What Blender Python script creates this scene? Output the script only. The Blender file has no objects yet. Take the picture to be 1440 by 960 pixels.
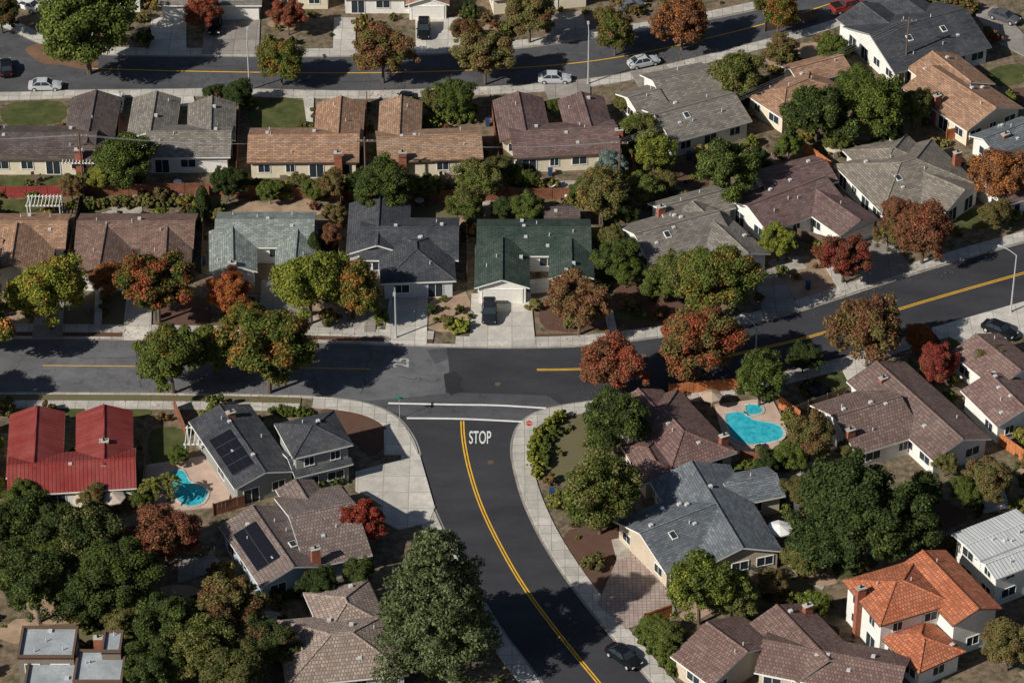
import bpy, math, random
import numpy as np
from mathutils import Vector, Matrix
random.seed(7); rs=np.random.RandomState(5)
scene=bpy.context.scene
# ---------- survey rectification: oblique plan coordinates -> metres on the site ----------
FL=4750.0; PITCH=math.radians(36); DIST=417.0
CY=-DIST*math.cos(PITCH); CZ=DIST*math.sin(PITCH)
def G(u,v,z=0.0):
    dx=(u-720)/FL; dy=(480-v)/FL
    d=(dx, math.cos(PITCH)+dy*math.sin(PITCH), -math.sin(PITCH)+dy*math.cos(PITCH))
    t=(z-CZ)/d[2]
    return Vector((d[0]*t, CY+d[1]*t, z))
def SC(v): return 11.4*(v+2971)/3451.0
# ---------- materials ----------
MATS={}
def nn(nt,t,**k):
    n=nt.nodes.new(t)
    for a,b in k.items(): setattr(n,a,b)
    return n
def base(name,rough=.9):
    m=bpy.data.materials.new(name); m.use_nodes=True
    nt=m.node_tree; b=nt.nodes['Principled BSDF']; b.inputs['Roughness'].default_value=rough
    b.inputs['Specular IOR Level'].default_value=.2
    return m,nt,b
def mixc(nt,fac,a,b,mode='MIX'):
    n=nn(nt,'ShaderNodeMix',data_type='RGBA',blend_type=mode)
    for s,x in ((n.inputs[0],fac),(n.inputs[6],a),(n.inputs[7],b)):
        if isinstance(x,bpy.types.NodeSocket): nt.links.new(x,s)
        elif isinstance(x,(int,float)): s.default_value=x
        else: s.default_value=(*x[:3],1)
    return n.outputs[2]
def noise(nt,scale,detail=4,vec=None,rough=.6):
    n=nn(nt,'ShaderNodeTexNoise'); n.inputs['Scale'].default_value=scale; n.inputs['Detail'].default_value=detail
    n.inputs['Roughness'].default_value=rough
    if vec is not None: nt.links.new(vec,n.inputs['Vector'])
    return n.outputs['Fac']
def ramp(nt,fac,lo,hi,a=0.,b=1.):
    n=nn(nt,'ShaderNodeMapRange'); n.inputs[1].default_value=lo; n.inputs[2].default_value=hi
    n.inputs[3].default_value=a; n.inputs[4].default_value=b
    nt.links.new(fac,n.inputs[0]); return n.outputs[0]
def mapv(nt,vec,sc):
    mp=nn(nt,'ShaderNodeMapping'); nt.links.new(vec,mp.inputs[0]); mp.inputs['Scale'].default_value=sc; return mp.outputs[0]
def pos(nt): return nn(nt,'ShaderNodeNewGeometry').outputs['Position']
def mul(c,k): return tuple(min(.9,x*k) for x in c)
def mottled(name,c,var=.25,scale=.6,fine=6,rough=.9,c2=None,bump=0.):
    if name in MATS: return MATS[name]
    m,nt,b=base(name,rough); p=pos(nt)
    n1=ramp(nt,noise(nt,scale,5,p),.35,.65); n2=ramp(nt,noise(nt,fine,4,p),.3,.7)
    col=mixc(nt,n1,mul(c,1-var),c2 if c2 else mul(c,1+var))
    col=mixc(nt,n2,mixc(nt,.5,col,mul(c,.6)),col)
    nt.links.new(col,b.inputs['Base Color'])
    MATS[name]=m; return m
def plain(name,c,rough=.6,metal=0.):
    if name in MATS: return MATS[name]
    m,nt,b=base(name,rough); p=pos(nt)
    col=mixc(nt,noise(nt,2.,3,p),mul(c,.85),mul(c,1.12)); nt.links.new(col,b.inputs['Base Color'])
    b.inputs['Metallic'].default_value=metal; MATS[name]=m; return m
def shingle(c,tile=False,rib=False,flat=False):
    key='roof_%s_%d%d%d'%('_'.join('%03d'%int(x*1000) for x in c),tile,rib,flat)
    if key in MATS: return MATS[key]
    if flat: return mottled(key,c,.2,.5,3)
    m,nt,b=base(key,.85)
    tc=nn(nt,'ShaderNodeUVMap').outputs[0]; p=pos(nt)
    br=nn(nt,'ShaderNodeTexBrick'); nt.links.new(tc,br.inputs['Vector'])
    br.inputs['Scale'].default_value=1; br.inputs['Color1'].default_value=(*mul(c,.6),1); br.inputs['Color2'].default_value=(*mul(c,1.35),1)
    br.inputs['Mortar'].default_value=(*mul(c,.38),1)
    br.inputs['Brick Width'].default_value=.36 if tile else .7
    br.inputs['Row Height'].default_value=.45 if tile else .3
    br.inputs['Mortar Size'].default_value=.06 if tile else .035
    br.inputs['Mortar Smooth'].default_value=.6; br.inputs['Bias'].default_value=0
    if rib:
        br.inputs['Brick Width'].default_value=.45; br.inputs['Row Height'].default_value=60; br.offset=0; br.inputs['Mortar Size'].default_value=.06
        br.inputs['Color1'].default_value=(*mul(c,.9),1); br.inputs['Color2'].default_value=(*mul(c,1.1),1); b.inputs['Roughness'].default_value=.5
    n1=ramp(nt,noise(nt,.3,6,p),.32,.68); n2=ramp(nt,noise(nt,3.2,5,p,.7),.3,.7)
    st=ramp(nt,noise(nt,1.0,4,mapv(nt,tc,(1.6,.16,1))),.42,.68)
    col=mixc(nt,n1,mixc(nt,.28,br.outputs[0],mul(c,.35)),mixc(nt,.1,br.outputs[0],(.5,.46,.4)))
    col=mixc(nt,ramp(nt,st,0,1,0,.38),col,mul(c,.45))
    col=mixc(nt,ramp(nt,n2,0,1,.0,.3),col,mul(c,.55))
    nt.links.new(col,b.inputs['Base Color'])
    bn=nn(nt,'ShaderNodeBump'); bn.inputs['Distance'].default_value=.04; bn.inputs['Strength'].default_value=.7
    nt.links.new(br.outputs['Fac'],bn.inputs['Height']); bn.invert=True; nt.links.new(bn.outputs[0],b.inputs['Normal'])
    MATS[key]=m; return m
def asphalt(name,c,patch):
    m,nt,b=base(name,.85); p=pos(nt)
    n1=ramp(nt,noise(nt,.22,6,mapv(nt,p,(.4,1,1))),.35,.68); n2=ramp(nt,noise(nt,9,3,p),.3,.7); n3=ramp(nt,noise(nt,.6,3,p),.5,.62)
    col=mixc(nt,n1,mul(c,.8),mul(c,1.32)); col=mixc(nt,ramp(nt,n2,0,1,0,.3),col,mul(c,.6)); col=mixc(nt,ramp(nt,n3,0,1,0,patch*.7),col,mul(c,.5))
    vo=nn(nt,'ShaderNodeTexVoronoi',feature='DISTANCE_TO_EDGE'); vo.inputs['Scale'].default_value=.16
    wp=nn(nt,'ShaderNodeVectorMath',operation='ADD'); nz=nn(nt,'ShaderNodeTexNoise'); nz.inputs['Scale'].default_value=.5; nt.links.new(p,nz.inputs['Vector'])
    sc=nn(nt,'ShaderNodeVectorMath',operation='SCALE'); sc.inputs['Scale'].default_value=4; nt.links.new(nz.outputs['Color'],sc.inputs[0])
    nt.links.new(p,wp.inputs[0]); nt.links.new(sc.outputs[0],wp.inputs[1]); nt.links.new(wp.outputs[0],vo.inputs['Vector'])
    cr=ramp(nt,vo.outputs['Distance'],.008,.018,.4*min(1,patch*2),0)
    col=mixc(nt,cr,col,mul(c,.35)); nt.links.new(col,b.inputs['Base Color']); return m
def concrete(name,c,joint=1.5):
    m,nt,b=base(name,.9); p=pos(nt)
    br=nn(nt,'ShaderNodeTexBrick'); nt.links.new(p,br.inputs['Vector']); br.offset=0
    br.inputs['Scale'].default_value=1; br.inputs['Brick Width'].default_value=joint; br.inputs['Row Height'].default_value=joint
    br.inputs['Mortar Size'].default_value=.04; br.inputs['Color1'].default_value=(*mul(c,.85),1); br.inputs['Color2'].default_value=(*mul(c,1.15),1); br.inputs['Mortar'].default_value=(*mul(c,.5),1)
    n1=ramp(nt,noise(nt,.5,5,p),.4,.7); n2=ramp(nt,noise(nt,4,4,p),.4,.65)
    col=mixc(nt,ramp(nt,n1,0,1,0,.5),br.outputs[0],mul(c,.45)); col=mixc(nt,ramp(nt,n2,0,1,0,.28),col,mul(c,.55))
    nt.links.new(col,b.inputs['Base Color']); return m
def ground_mat():
    m,nt,b=base('yard_ground',.95); p=pos(nt)
    a=ramp(nt,noise(nt,.12,5,p),.42,.58); c=ramp(nt,noise(nt,.3,6,p),.45,.6); d=ramp(nt,noise(nt,1.0,7,p,.75),.42,.6); e=ramp(nt,noise(nt,7,4,p),.3,.7)
    col=mixc(nt,a,(.23,.155,.1),(.11,.078,.052)); col=mixc(nt,c,col,(.08,.08,.035)); col=mixc(nt,ramp(nt,d,0,1,0,.75),col,(.35,.28,.2)); col=mixc(nt,ramp(nt,e,0,1,0,.6),col,(.04,.03,.02))
    nt.links.new(col,b.inputs['Base Color']); return m
def leafmat():
    m=bpy.data.materials.new('foliage'); m.use_nodes=True; nt=m.node_tree; nt.nodes.clear()
    out=nn(nt,'ShaderNodeOutputMaterial'); oi=nn(nt,'ShaderNodeObjectInfo')
    t2=nn(nt,'ShaderNodeAttribute',attribute_type='OBJECT',attribute_name='tint2'); am=nn(nt,'ShaderNodeAttribute',attribute_type='OBJECT',attribute_name='amt')
    ge=nn(nt,'ShaderNodeNewGeometry'); tc=nn(nt,'ShaderNodeTexCoord')
    ad=nn(nt,'ShaderNodeVectorMath',operation='ADD'); nt.links.new(tc.outputs['Object'],ad.inputs[0]); nt.links.new(oi.outputs['Location'],ad.inputs[1])
    nz=noise(nt,1.9,4,ad.outputs[0]); 
    s=nn(nt,'ShaderNodeMath',operation='ADD'); nt.links.new(nz,s.inputs[0]); nt.links.new(am.outputs['Fac'],s.inputs[1])
    r1=nn(nt,'ShaderNodeMath',operation='MULTIPLY_ADD'); nt.links.new(ge.outputs['Random Per Island'],r1.inputs[0]); r1.inputs[1].default_value=.25; nt.links.new(s.outputs[0],r1.inputs[2])
    f=ramp(nt,r1.outputs[0],1.02,1.22)
    col=mixc(nt,f,oi.outputs['Color'],t2.outputs['Color'])
    hs=nn(nt,'ShaderNodeHueSaturation'); nt.links.new(col,hs.inputs['Color']); nt.links.new(ramp(nt,ge.outputs['Random Per Island'],0,1,.5,1.55),hs.inputs['Value'])
    df=nn(nt,'ShaderNodeBsdfDiffuse'); tr=nn(nt,'ShaderNodeBsdfTranslucent'); mx=nn(nt,'ShaderNodeMixShader'); mx.inputs[0].default_value=.17
    for q in (df,tr): nt.links.new(hs.outputs[0],q.inputs['Color'])
    nt.links.new(df.outputs[0],mx.inputs[1]); nt.links.new(tr.outputs[0],mx.inputs[2]); nt.links.new(mx.outputs[0],out.inputs[0]); return m
LEAF=leafmat(); BARK=mottled('bark',(.13,.1,.075),.3,2,12)
ASPH_OLD=asphalt('asphalt_old',(.14,.14,.147),.4); ASPH_NEW=asphalt('asphalt_new',(.046,.047,.053),.12); ASPH_MID=asphalt('asphalt_mid',(.088,.088,.095),.35)
CONC=concrete('concrete_walk',(.53,.5,.45)); CONC_D=concrete('concrete_drive',(.6,.56,.5),3.0); CONC_G=concrete('concrete_weathered',(.32,.29,.26),3.0)
PAVER=concrete('pavers',(.42,.33,.29),.5); DECK=mottled('pool_deck',(.56,.41,.33),.15)
GROUND=ground_mat(); LAWN=mottled('lawn_grass',(.065,.09,.026),.3,.5,8,c2=(.12,.12,.045)); DRY=mottled('dry_grass',(.22,.185,.11),.3,.5,8,c2=(.13,.125,.055))
MULCH=mottled('mulch',(.17,.08,.055),.3,.8,9,c2=(.12,.08,.06)); DIRT=mottled('bare_dirt',(.38,.27,.185),.3,.4,8); GRAV=mottled('gravel',(.42,.38,.33),.25,.9,10)
YEL=mottled('yellow_road_paint',(.8,.45,.04),.15,1,12); WHT=mottled('white_road_paint',(.78,.78,.75),.12,1,12); WORN=mottled('worn_white_paint',(.42,.42,.41),.3,2,6)
GLASS=plain('window_glass',(.03,.04,.05),.08); TRIMW=plain('trim_white',(.8,.79,.75)); TRIMB=plain('trim_brown',(.14,.09,.065)); TRIMG=plain('trim_gray',(.3,.3,.3))
BRICK=mottled('chimney_brick',(.33,.12,.075),.25,3,12); VENT=plain('vent_metal',(.65,.65,.65),.5,.2); SOLAR=plain('solar_glass',(.012,.013,.018),.25); SFR=plain('solar_frame',(.12,.12,.13),.4); DOORM=plain('garage_door_paint',(.78,.76,.7))
FENCE=mottled('fence_wood',(.24,.1,.06),.35,1,8); FENCEO=mottled('fence_cedar',(.5,.18,.07),.3,1,8); FENCEG=mottled('fence_weathered',(.15,.11,.085),.3,1,8); FENCER=mottled('fence_red',(.34,.06,.055),.2,1,8)
METAL=plain('lamp_metal',(.55,.56,.56),.4,.3); WOODP=plain('pole_wood',(.15,.1,.075)); RUB=plain('tyre_rubber',(.015,.015,.015)); REDS=plain('sign_red',(.6,.02,.02),.4); GRNS=plain('sign_green',(.02,.25,.11),.4)
TAR=plain('crack_sealant',(.03,.03,.032),.6)
def watermat():
    m,nt,b=base('pool_water',.06); p=pos(nt); n=ramp(nt,noise(nt,1.6,3,p),.35,.65)
    nt.links.new(mixc(nt,n,(.02,.32,.42),(.06,.48,.56)),b.inputs['Base Color']); bn=nn(nt,'ShaderNodeBump'); bn.inputs['Distance'].default_value=.03; nt.links.new(noise(nt,4,2,p),bn.inputs['Height']); nt.links.new(bn.outputs[0],b.inputs['Normal']); return m
WATER=watermat()
# ---------- mesh builder ----------
class MB:
    def __init__(s): s.v=[];s.f=[];s.m=[];s.uv=[];s.mats=[]
    def mi(s,m):
        if m not in s.mats: s.mats.append(m)
        return s.mats.index(m)
    def face(s,pts,m):
        pts=[Vector(p) for p in pts]; i=len(s.v); s.v+=pts; s.f.append(list(range(i,i+len(pts)))); s.m.append(s.mi(m))
        n=Vector((0,0,0))
        for k in range(len(pts)): n+=pts[k].cross(pts[(k+1)%len(pts)])
        n=n.normalized() if n.length>1e-9 else Vector((0,0,1))
        e=Vector((0,0,1)).cross(n)
        e=e.normalized() if e.length>.05 else Vector((1,0,0))
        t=n.cross(e)
        s.uv.append([(p.dot(e),p.dot(t)) for p in pts])
    def obox(s,o,a,b,c,m):
        o=Vector(o);a=Vector(a);b=Vector(b);c=Vector(c)
        if a.cross(b).dot(c)<0: a,b=b,a
        P=[o,o+a,o+a+b,o+b,o+c,o+a+c,o+a+b+c,o+b+c]
        for q in ((3,2,1,0),(4,5,6,7),(0,1,5,4),(1,2,6,5),(2,3,7,6),(3,0,4,7)): s.face([P[k] for k in q],m)
    def bar(s,p,q,r0,r1,m,n=6,cap=True):
        p=Vector(p);q=Vector(q);d=(q-p).normalized(); x=d.orthogonal().normalized(); y=d.cross(x)
        A=[p+(x*math.cos(6.2832*k/n)+y*math.sin(6.2832*k/n))*r0 for k in range(n)]; B=[q+(x*math.cos(6.2832*k/n)+y*math.sin(6.2832*k/n))*r1 for k in range(n)]
        for k in range(n): s.face([A[k],A[(k+1)%n],B[(k+1)%n],B[k]],m)
        if cap: s.face(B,m); s.face(A[::-1],m)
    def prism(s,poly,z0,z1,m,side=None):
        n=len(poly); ar=sum(poly[i][0]*poly[(i+1)%n][1]-poly[(i+1)%n][0]*poly[i][1] for i in range(n))
        if ar<0: poly=poly[::-1]
        s.face([(p[0],p[1],z1) for p in poly],m)
        for i in range(n):
            a=poly[i];b=poly[(i+1)%n]; s.face([(a[0],a[1],z0),(b[0],b[1],z0),(b[0],b[1],z1),(a[0],a[1],z1)],side or m)
    def build(s,name,parent=None,smooth=False):
        me=bpy.data.meshes.new(name); me.from_pydata([tuple(p) for p in s.v],[],s.f)
        for m in s.mats: me.materials.append(m)
        me.polygons.foreach_set('material_index',s.m)
        uvl=me.uv_layers.new(name='UVMap'); flat=[c for u in s.uv for p in u for c in p]; uvl.data.foreach_set('uv',flat)
        if smooth: me.polygons.foreach_set('use_smooth',[True]*len(s.f))
        me.update(); o=bpy.data.objects.new(name,me); scene.collection.objects.link(o)
        if parent: o.parent=parent
        return o
def empty(name):
    o=bpy.data.objects.new(name,None); scene.collection.objects.link(o); o.empty_display_size=.5; return o
FORBID=[]
def inpoly(x,y,P):
    r=False;n=len(P);j=n-1
    for i in range(n):
        if (P[i][1]>y)!=(P[j][1]>y) and x<(P[j][0]-P[i][0])*(y-P[i][1])/(P[j][1]-P[i][1])+P[i][0]: r=not r
        j=i
    return r
BB={}
def blocked(x,y):
    for P in FORBID:
        k=id(P)
        if k not in BB: BB[k]=(min(p[0] for p in P),max(p[0] for p in P),min(p[1] for p in P),max(p[1] for p in P))
        b=BB[k]
        if b[0]<=x<=b[1] and b[2]<=y<=b[3] and inpoly(x,y,P): return True
    return False
def cat(pts,k=6,closed=False):
    P=[Vector((p[0],p[1])) for p in pts]; n=len(P); out=[]
    for i in range(n if closed else n-1):
        g=lambda j:P[j%n] if closed else P[max(0,min(n-1,j))]
        a,b,c,d=g(i-1),g(i),g(i+1),g(i+2)
        for t in range(k):
            t/=k; out.append(.5*((2*b)+(c-a)*t+(2*a-5*b+4*c-d)*t*t+(3*b-a-3*c+d)*t**3))
    if not closed: out.append(P[-1])
    return out
def W(pts,smooth=0,closed=False):
    w=[G(*p) for p in pts]
    return cat(w,smooth,closed) if smooth else [Vector((p.x,p.y)) for p in w]
def sheet(name,poly,z,m,forbid=True):
    b=MB(); n=len(poly); ar=sum(poly[i][0]*poly[(i+1)%n][1]-poly[(i+1)%n][0]*poly[i][1] for i in range(n))
    if ar<0: poly=poly[::-1]
    b.face([(p[0],p[1],z) for p in poly],m)
    if forbid: FORBID.append(poly)
    return b.build(name)
def slab(name,poly,z,m,forbid=True):
    b=MB(); b.prism(poly,-.02,z,m)
    if forbid: FORBID.append(poly)
    return b.build(name)
def offs(P,d):
    out=[]
    for i,p in enumerate(P):
        a=P[max(0,i-1)];b=P[min(len(P)-1,i+1)]; t=(b-a).normalized(); out.append(p+Vector((-t.y,t.x))*d)
    return out
def strip(b,P,d0,d1,z0,z1,m):
    A=offs(P,d0);B=offs(P,d1)
    for i in range(len(P)-1):
        q=[A[i],A[i+1],B[i+1],B[i]]
        if (d1<d0): q=q[::-1]
        b.face([(p.x,p.y,z1) for p in q],m)
        if z0<z1:
            for X in (A,B): b.face([(X[i].x,X[i].y,z0),(X[i+1].x,X[i+1].y,z0),(X[i+1].x,X[i+1].y,z1),(X[i].x,X[i].y,z1)],m)
# ---------- ground, roads ----------
gb=MB(); gb.face([(-3000,-2000,0),(3000,-2000,0),(3000,6000,0),(-3000,6000,0)],GROUND); gb.build('ground')
R1t=W([(-200,-10),(-60,22),(10,40),(60,62),(120,74),(190,78),(330,79),(500,79),(650,74),(760,64),(860,49),(960,34),(1060,14),(1130,-4),(1250,-40),(1400,-90)],5)
R1b=W([(-250,120),(-100,132),(20,131),(110,128),(220,127),(330,126),(500,129),(640,125),(760,119),(850,109),(930,94),(1020,72),(1110,48),(1200,20),(1290,-14),(1420,-70)],5)
R2t=W([(-300,474),(-50,475),(200,477),(450,481),(640,487),(750,488),(840,484),(930,473),(1020,462),(1100,444),(1200,412),(1300,380),(1440,340),(1650,285)],5)
R2bL=W([(-300,552),(-50,553),(200,554),(400,557),(480,562),(530,573),(562,592),(583,622),(592,655),(602,695),(620,740),(655,805),(700,880),(745,940),(790,1000),(850,1080)],5)
R2bR=W([(1000,1090),(955,1005),(900,938),(850,880),(803,820),(764,760),(738,705),(725,660),(721,630),(728,603),(748,584),(785,572),(850,563),(930,555),(1020,543),(1110,523),(1200,500),(1300,468),(1440,428),(1650,372)],5)
sheet('road',R1t+R1b[::-1],.008,ASPH_MID)
yc=G(0,575).y
sheet('road',R2t+[p for p in R2bR[::-1] if p.y>yc]+[p for p in R2bL[::-1] if p.y>yc],.008,ASPH_NEW)
low=[p for p in R2bR if p.y<=yc+.8]; lowl=[p for p in R2bL if p.y<=yc+.8]
sheet('road',low+lowl,.012,ASPH_NEW)
old=[p for p in R2t if p.x<G(628,487).x]+W([(628,487),(632,520),(626,552),(640,556),(590,566),(548,574)])+[p for p in R2bL[::-1] if p.x<G(530,573).x and p.y>yc]
sheet('road_old_surface',old,.018,ASPH_OLD,False)
sheet('road_patch',W([(480,566),(560,560),(640,552),(770,556),(790,570),(735,592),(585,590),(545,577)]),.022,ASPH_MID,False)
sheet('road_patch',W([(600,492),(628,490),(630,505),(612,512)]),.024,ASPH_MID,False); sheet('road_patch',W([(624,526),(640,522),(650,532),(646,541),(652,550),(634,556),(626,545)]),.026,asphalt('asphalt_seal',(.034,.034,.037),.1),False)
sw=MB()
strip(sw,R1t,0,.3,0,.14,CONC); strip(sw,R1t,.3,1.9,0,.13,CONC)
strip(sw,R1b,0,-.3,0,.14,CONC); strip(sw,R1b,-.3,-1.9,0,.13,CONC)
strip(sw,R2t,0,.3,0,.14,CONC)
left=[p for p in R2t if p.x<G(620,480).x]; right=[p for p in R2t if p.x>=G(620,480).x]
strip(sw,left,.3,1.2,0,.12,MULCH); strip(sw,left,1.2,2.9,0,.13,CONC); strip(sw,right,.3,2.0,0,.13,CONC)
strip(sw,R2bL,0,-.3,0,.14,CONC)
l1=[p for p in R2bL if p.x<G(430,560).x and p.y>G(0,580).y]; l2=[p for p in R2bL if not(p.x<G(430,560).x and p.y>G(0,580).y)]
strip(sw,l1,-.3,-1.5,0,.12,DRY); strip(sw,l1,-1.5,-3.0,0,.13,CONC); strip(sw,l2,-.3,-2.1,0,.13,CONC)
strip(sw,R2bR,0,-.3,0,.14,CONC); strip(sw,R2bR,-.3,-2.1,0,.13,CONC)
for P,s in ((R1t,-1),(R1b,1),(R2t,-1),(R2bL,1),(R2bR,1)): strip(sw,P,0,.32*s,.028,.028,CONC_G)
sw.build('pavement')
for P,d in ((R1t,3),(R1b,-3),(R2t,3.2),(R2bL,-3.2),(R2bR,-2.8)):
    Q=offs(P,d)
    for i in range(0,len(P)-1): FORBID.append([P[i],P[i+1],Q[i+1],Q[i]])
mk=MB()
def line(pts,w,m,k=5,z=.034,off=0):
    P=W(pts,k); strip(mk,offs(P,off),-w/2,w/2,z,z,m)
ylm=[(650,592),(652,620),(660,660),(676,710),(702,765),(737,825),(785,890),(838,955),(880,1005)]
for o in (-.16,.16): line(ylm,.17,YEL,off=o)
for o in (-.13,.13): line([(755,520),(816,519),(880,514)],.14,YEL,off=o)
for o in (-.15,.15): line([(1000,506),(1105,482),(1168,465),(1300,424),(1440,384),(1600,340)],.15,YEL,off=o)
line([(45,68),(75,85),(110,95),(200,99),(350,102),(500,103),(640,100),(780,92),(880,79),(980,58),(1100,27),(1200,-5)],.2,YEL)
line([(60,514),(190,515)],.14,YEL); line([(400,517),(520,519)],.14,YEL)
line([(546,567),(640,569),(700,570),(768,574)],.32,WHT); line([(572,588),(650,589),(735,593)],.32,WHT)
mk.build('road_markings')
ck=MB()
def crack(u,v,du,dv,n=14):
    a=G(u,v); b_=G(u+du,v+dv); P=[Vector((a.x+(b_.x-a.x)*i/n+random.gauss(0,.16),a.y+(b_.y-a.y)*i/n+random.gauss(0,.16))) for i in range(n+1)]
    strip(ck,cat(P,3),-.03,.03,.030,.030,TAR)
for q in ((20,500,180,4),(250,505,200,-6),(300,535,130,8),(430,495,20,60),(190,485,8,60),(560,530,60,6),(520,490,-12,66),(150,90,180,4),(230,84,12,38),(400,112,160,4),(560,85,6,38),(700,85,120,-8),(850,70,110,-20)): crack(*q)
ck.build('crack_sealing')
mh=MB()
for u,v in ((520,500),(700,540),(905,500),(690,650),(770,850),(300,100),(620,110)):
    p=G(u,v); mh.face([(p.x+.38*math.cos(k*.5236),p.y+.38*math.sin(k*.5236),.032) for k in range(12)],TRIMB)
mh.build('manhole_covers')
def text(name,s,u,v,wid,hei,rot,mat,z=.038):
    cu=bpy.data.curves.new(name,'FONT'); cu.body=s; cu.align_x='CENTER'; cu.align_y='CENTER'; cu.offset=.008
    o=bpy.data.objects.new(name,cu); scene.collection.objects.link(o); cu.materials.append(mat)
    bpy.context.view_layer.update(); d=o.dimensions; o.scale=(wid/d.x,hei/d.y,1); p=G(u,v); o.location=(p.x,p.y,z); o.rotation_euler=(0,0,rot); return o
text('road_marking_text','STOP',675,616,2.6,2.5,0,WHT); text('road_marking_text','25',565,510,1.9,2.0,math.pi/2,WORN)
# yard surfaces
zz=.03
for pts,m,nm in [
 ([(10,148),(85,143),(85,172),(10,176)],LAWN,'lawn'),([(358,142),(428,142),(432,178),(355,178)],LAWN,'lawn'),
 ([(212,606),(258,604),(262,645),(214,650)],LAWN,'lawn'),([(85,572),(200,573),(200,587),(82,587)],LAWN,'lawn'),
 ([(1340,300),(1385,292),(1415,300),(1405,318),(1350,322)],LAWN,'lawn'),([(1390,100),(1435,90),(1445,112),(1405,122)],LAWN,'lawn'),
 ([(1140,530),(1175,520),(1200,540),(1165,552)],LAWN,'lawn'),([(1195,515),(1235,508),(1250,522),(1215,534)],LAWN,'lawn'),([(1330,478),(1360,482),(1368,500),(1335,506)],LAWN,'lawn'),
 ([(745,612),(790,570),(850,572),(860,600),(835,640),(785,668),(750,668)],DRY,'dry_lawn'),
 ([(604,425),(655,410),(657,462),(602,462)],DIRT,'bare_yard'),([(735,471),(820,470),(820,478),(735,480)],MULCH,'planting_bed'),
 ([(1092,378),(1150,360),(1190,400),(1125,425)],DIRT,'bare_yard'),([(870,400),(945,400),(960,455),(870,460)],MULCH,'planting_bed'),
 ([(765,425),(840,425),(860,460),(770,464)],MULCH,'planting_bed'),
 ([(800,745),(890,742),(905,800),(850,830),(800,790)],MULCH,'planting_bed'),([(450,578),(520,572),(550,600),(530,640),(500,625)],MULCH,'planting_bed'),
 ([(540,250),(690,240),(690,272),(540,280)],DRY,'dry_lawn'),([(0,250),(100,245),(100,262),(0,265)],LAWN,'lawn'),([(0,283),(80,281),(80,296),(0,298)],LAWN,'lawn'),
 ([(740,260),(820,255),(820,275),(740,280)],GRAV,'patio'),([(300,240),(390,238),(400,262),(300,262)],DRY,'dry_lawn'),
 ([(1080,75),(1150,60),(1165,85),(1095,100)],DIRT,'bare_yard'),([(225,420),(290,420),(290,462),(225,462)],MULCH,'planting_bed'),([(430,440),(530,440),(530,464),(430,464)],GRAV,'gravel_bed'),([(95,420),(170,420),(168,462),(92,462)],DRY,'dry_lawn'),([(0,420),(40,420),(38,462),(0,462)],DIRT,'bare_yard'),
 ([(35,70),(60,62),(95,72),(140,88),(120,98),(88,92),(60,90)],mottled('orange_silt',(.2,.13,.09),.3,.4,7,c2=(.27,.14,.08)),'road_silt')]:
    zz+=.0004; sheet(nm,W(pts,3,True),zz,m,m not in(DRY,MULCH,DIRT,GRAV))
sz=.145
for pts,m in [
 ([(213,26),(262,26),(262,78),(208,78)],CONC_D),([(288,26),(366,26),(364,78),(284,78)],CONC_G),([(584,26),(650,26),(655,74),(585,76)],CONC_D),([(470,26),(500,26),(500,78),(468,78)],CONC_D),
 ([(765,22),(820,16),(828,54),(770,62)],CONC_G),([(245,128),(270,128),(275,150),(250,150)],CONC_D),([(425,129),(442,129),(440,178),(432,178)],CONC_D),([(590,128),(640,126),(630,150),(595,150)],CONC_G),
 ([(765,120),(830,112),(830,150),(775,152)],CONC_G),([(885,102),(935,92),(960,115),(900,125)],CONC_G),
 ([(663,414),(746,412),(753,486),(660,486)],CONC_D),([(548,416),(602,414),(600,484),(540,484)],CONC_D),([(180,400),(215,395),(212,478),(172,478)],CONC_D),([(55,395),(92,395),(88,476),(45,476)],CONC_G),([(368,395),(420,395),(420,479),(362,479)],CONC_G),
 ([(1058,380),(1090,376),(1125,436),(1075,452)],CONC_G),([(1195,336),(1240,325),(1285,380),(1215,404)],CONC_G),
 ([(1310,462),(1440,425),(1450,470),(1370,492)],CONC_D),([(1180,512),(1225,495),(1250,535),(1200,552)],CONC_D),
 ([(500,664),(590,640),(612,716),(560,728),(520,700),(500,690)],CONC_D),([(540,605),(570,602),(588,640),(540,640)],CONC_D),([(500,715),(612,712),(604,735),(560,745)],CONC_D),
 ([(880,760),(925,790),(950,860),(880,886),(840,850)],PAVER),([(250,790),(300,780),(320,800),(250,820)],CONC_G),
 ([(205,655),(300,640),(325,690),(320,712),(240,720),(200,700)],DECK),([(1005,570),(1085,560),(1110,610),(1090,632),(1040,640),(1015,610)],DECK),
 ([(1370,20),(1400,8),(1440,50),(1440,80),(1400,60)],CONC_G),([(1375,695),(1412,690),(1420,715),(1380,722)],CONC_D),([(750,178),(800,175),(800,186),(752,186)],CONC_D),([(745,395),(772,392),(772,412),(746,414)],CONC_D),([(860,760),(880,756),(884,784),(868,790)],GRAV),
 ([(135,390),(145,390),(143,468),(132,468)],CONC),([(516,400),(530,400),(528,468),(512,468)],CONC_G),([(120,27),(130,27),(132,72),(120,72)],CONC),([(850,440),(862,438),(870,478),(858,479)],CONC),([(120,575),(130,575),(130,600),(120,600)],CONC),([(1160,375),(1172,372),(1195,408),(1182,412)],CONC)]:
    sz+=.0015; slab('driveway' if m in(CONC_D,CONC_G,PAVER) else ('path' if m in (CONC,GRAV) else 'pool_deck'),W(pts),sz,m)
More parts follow.
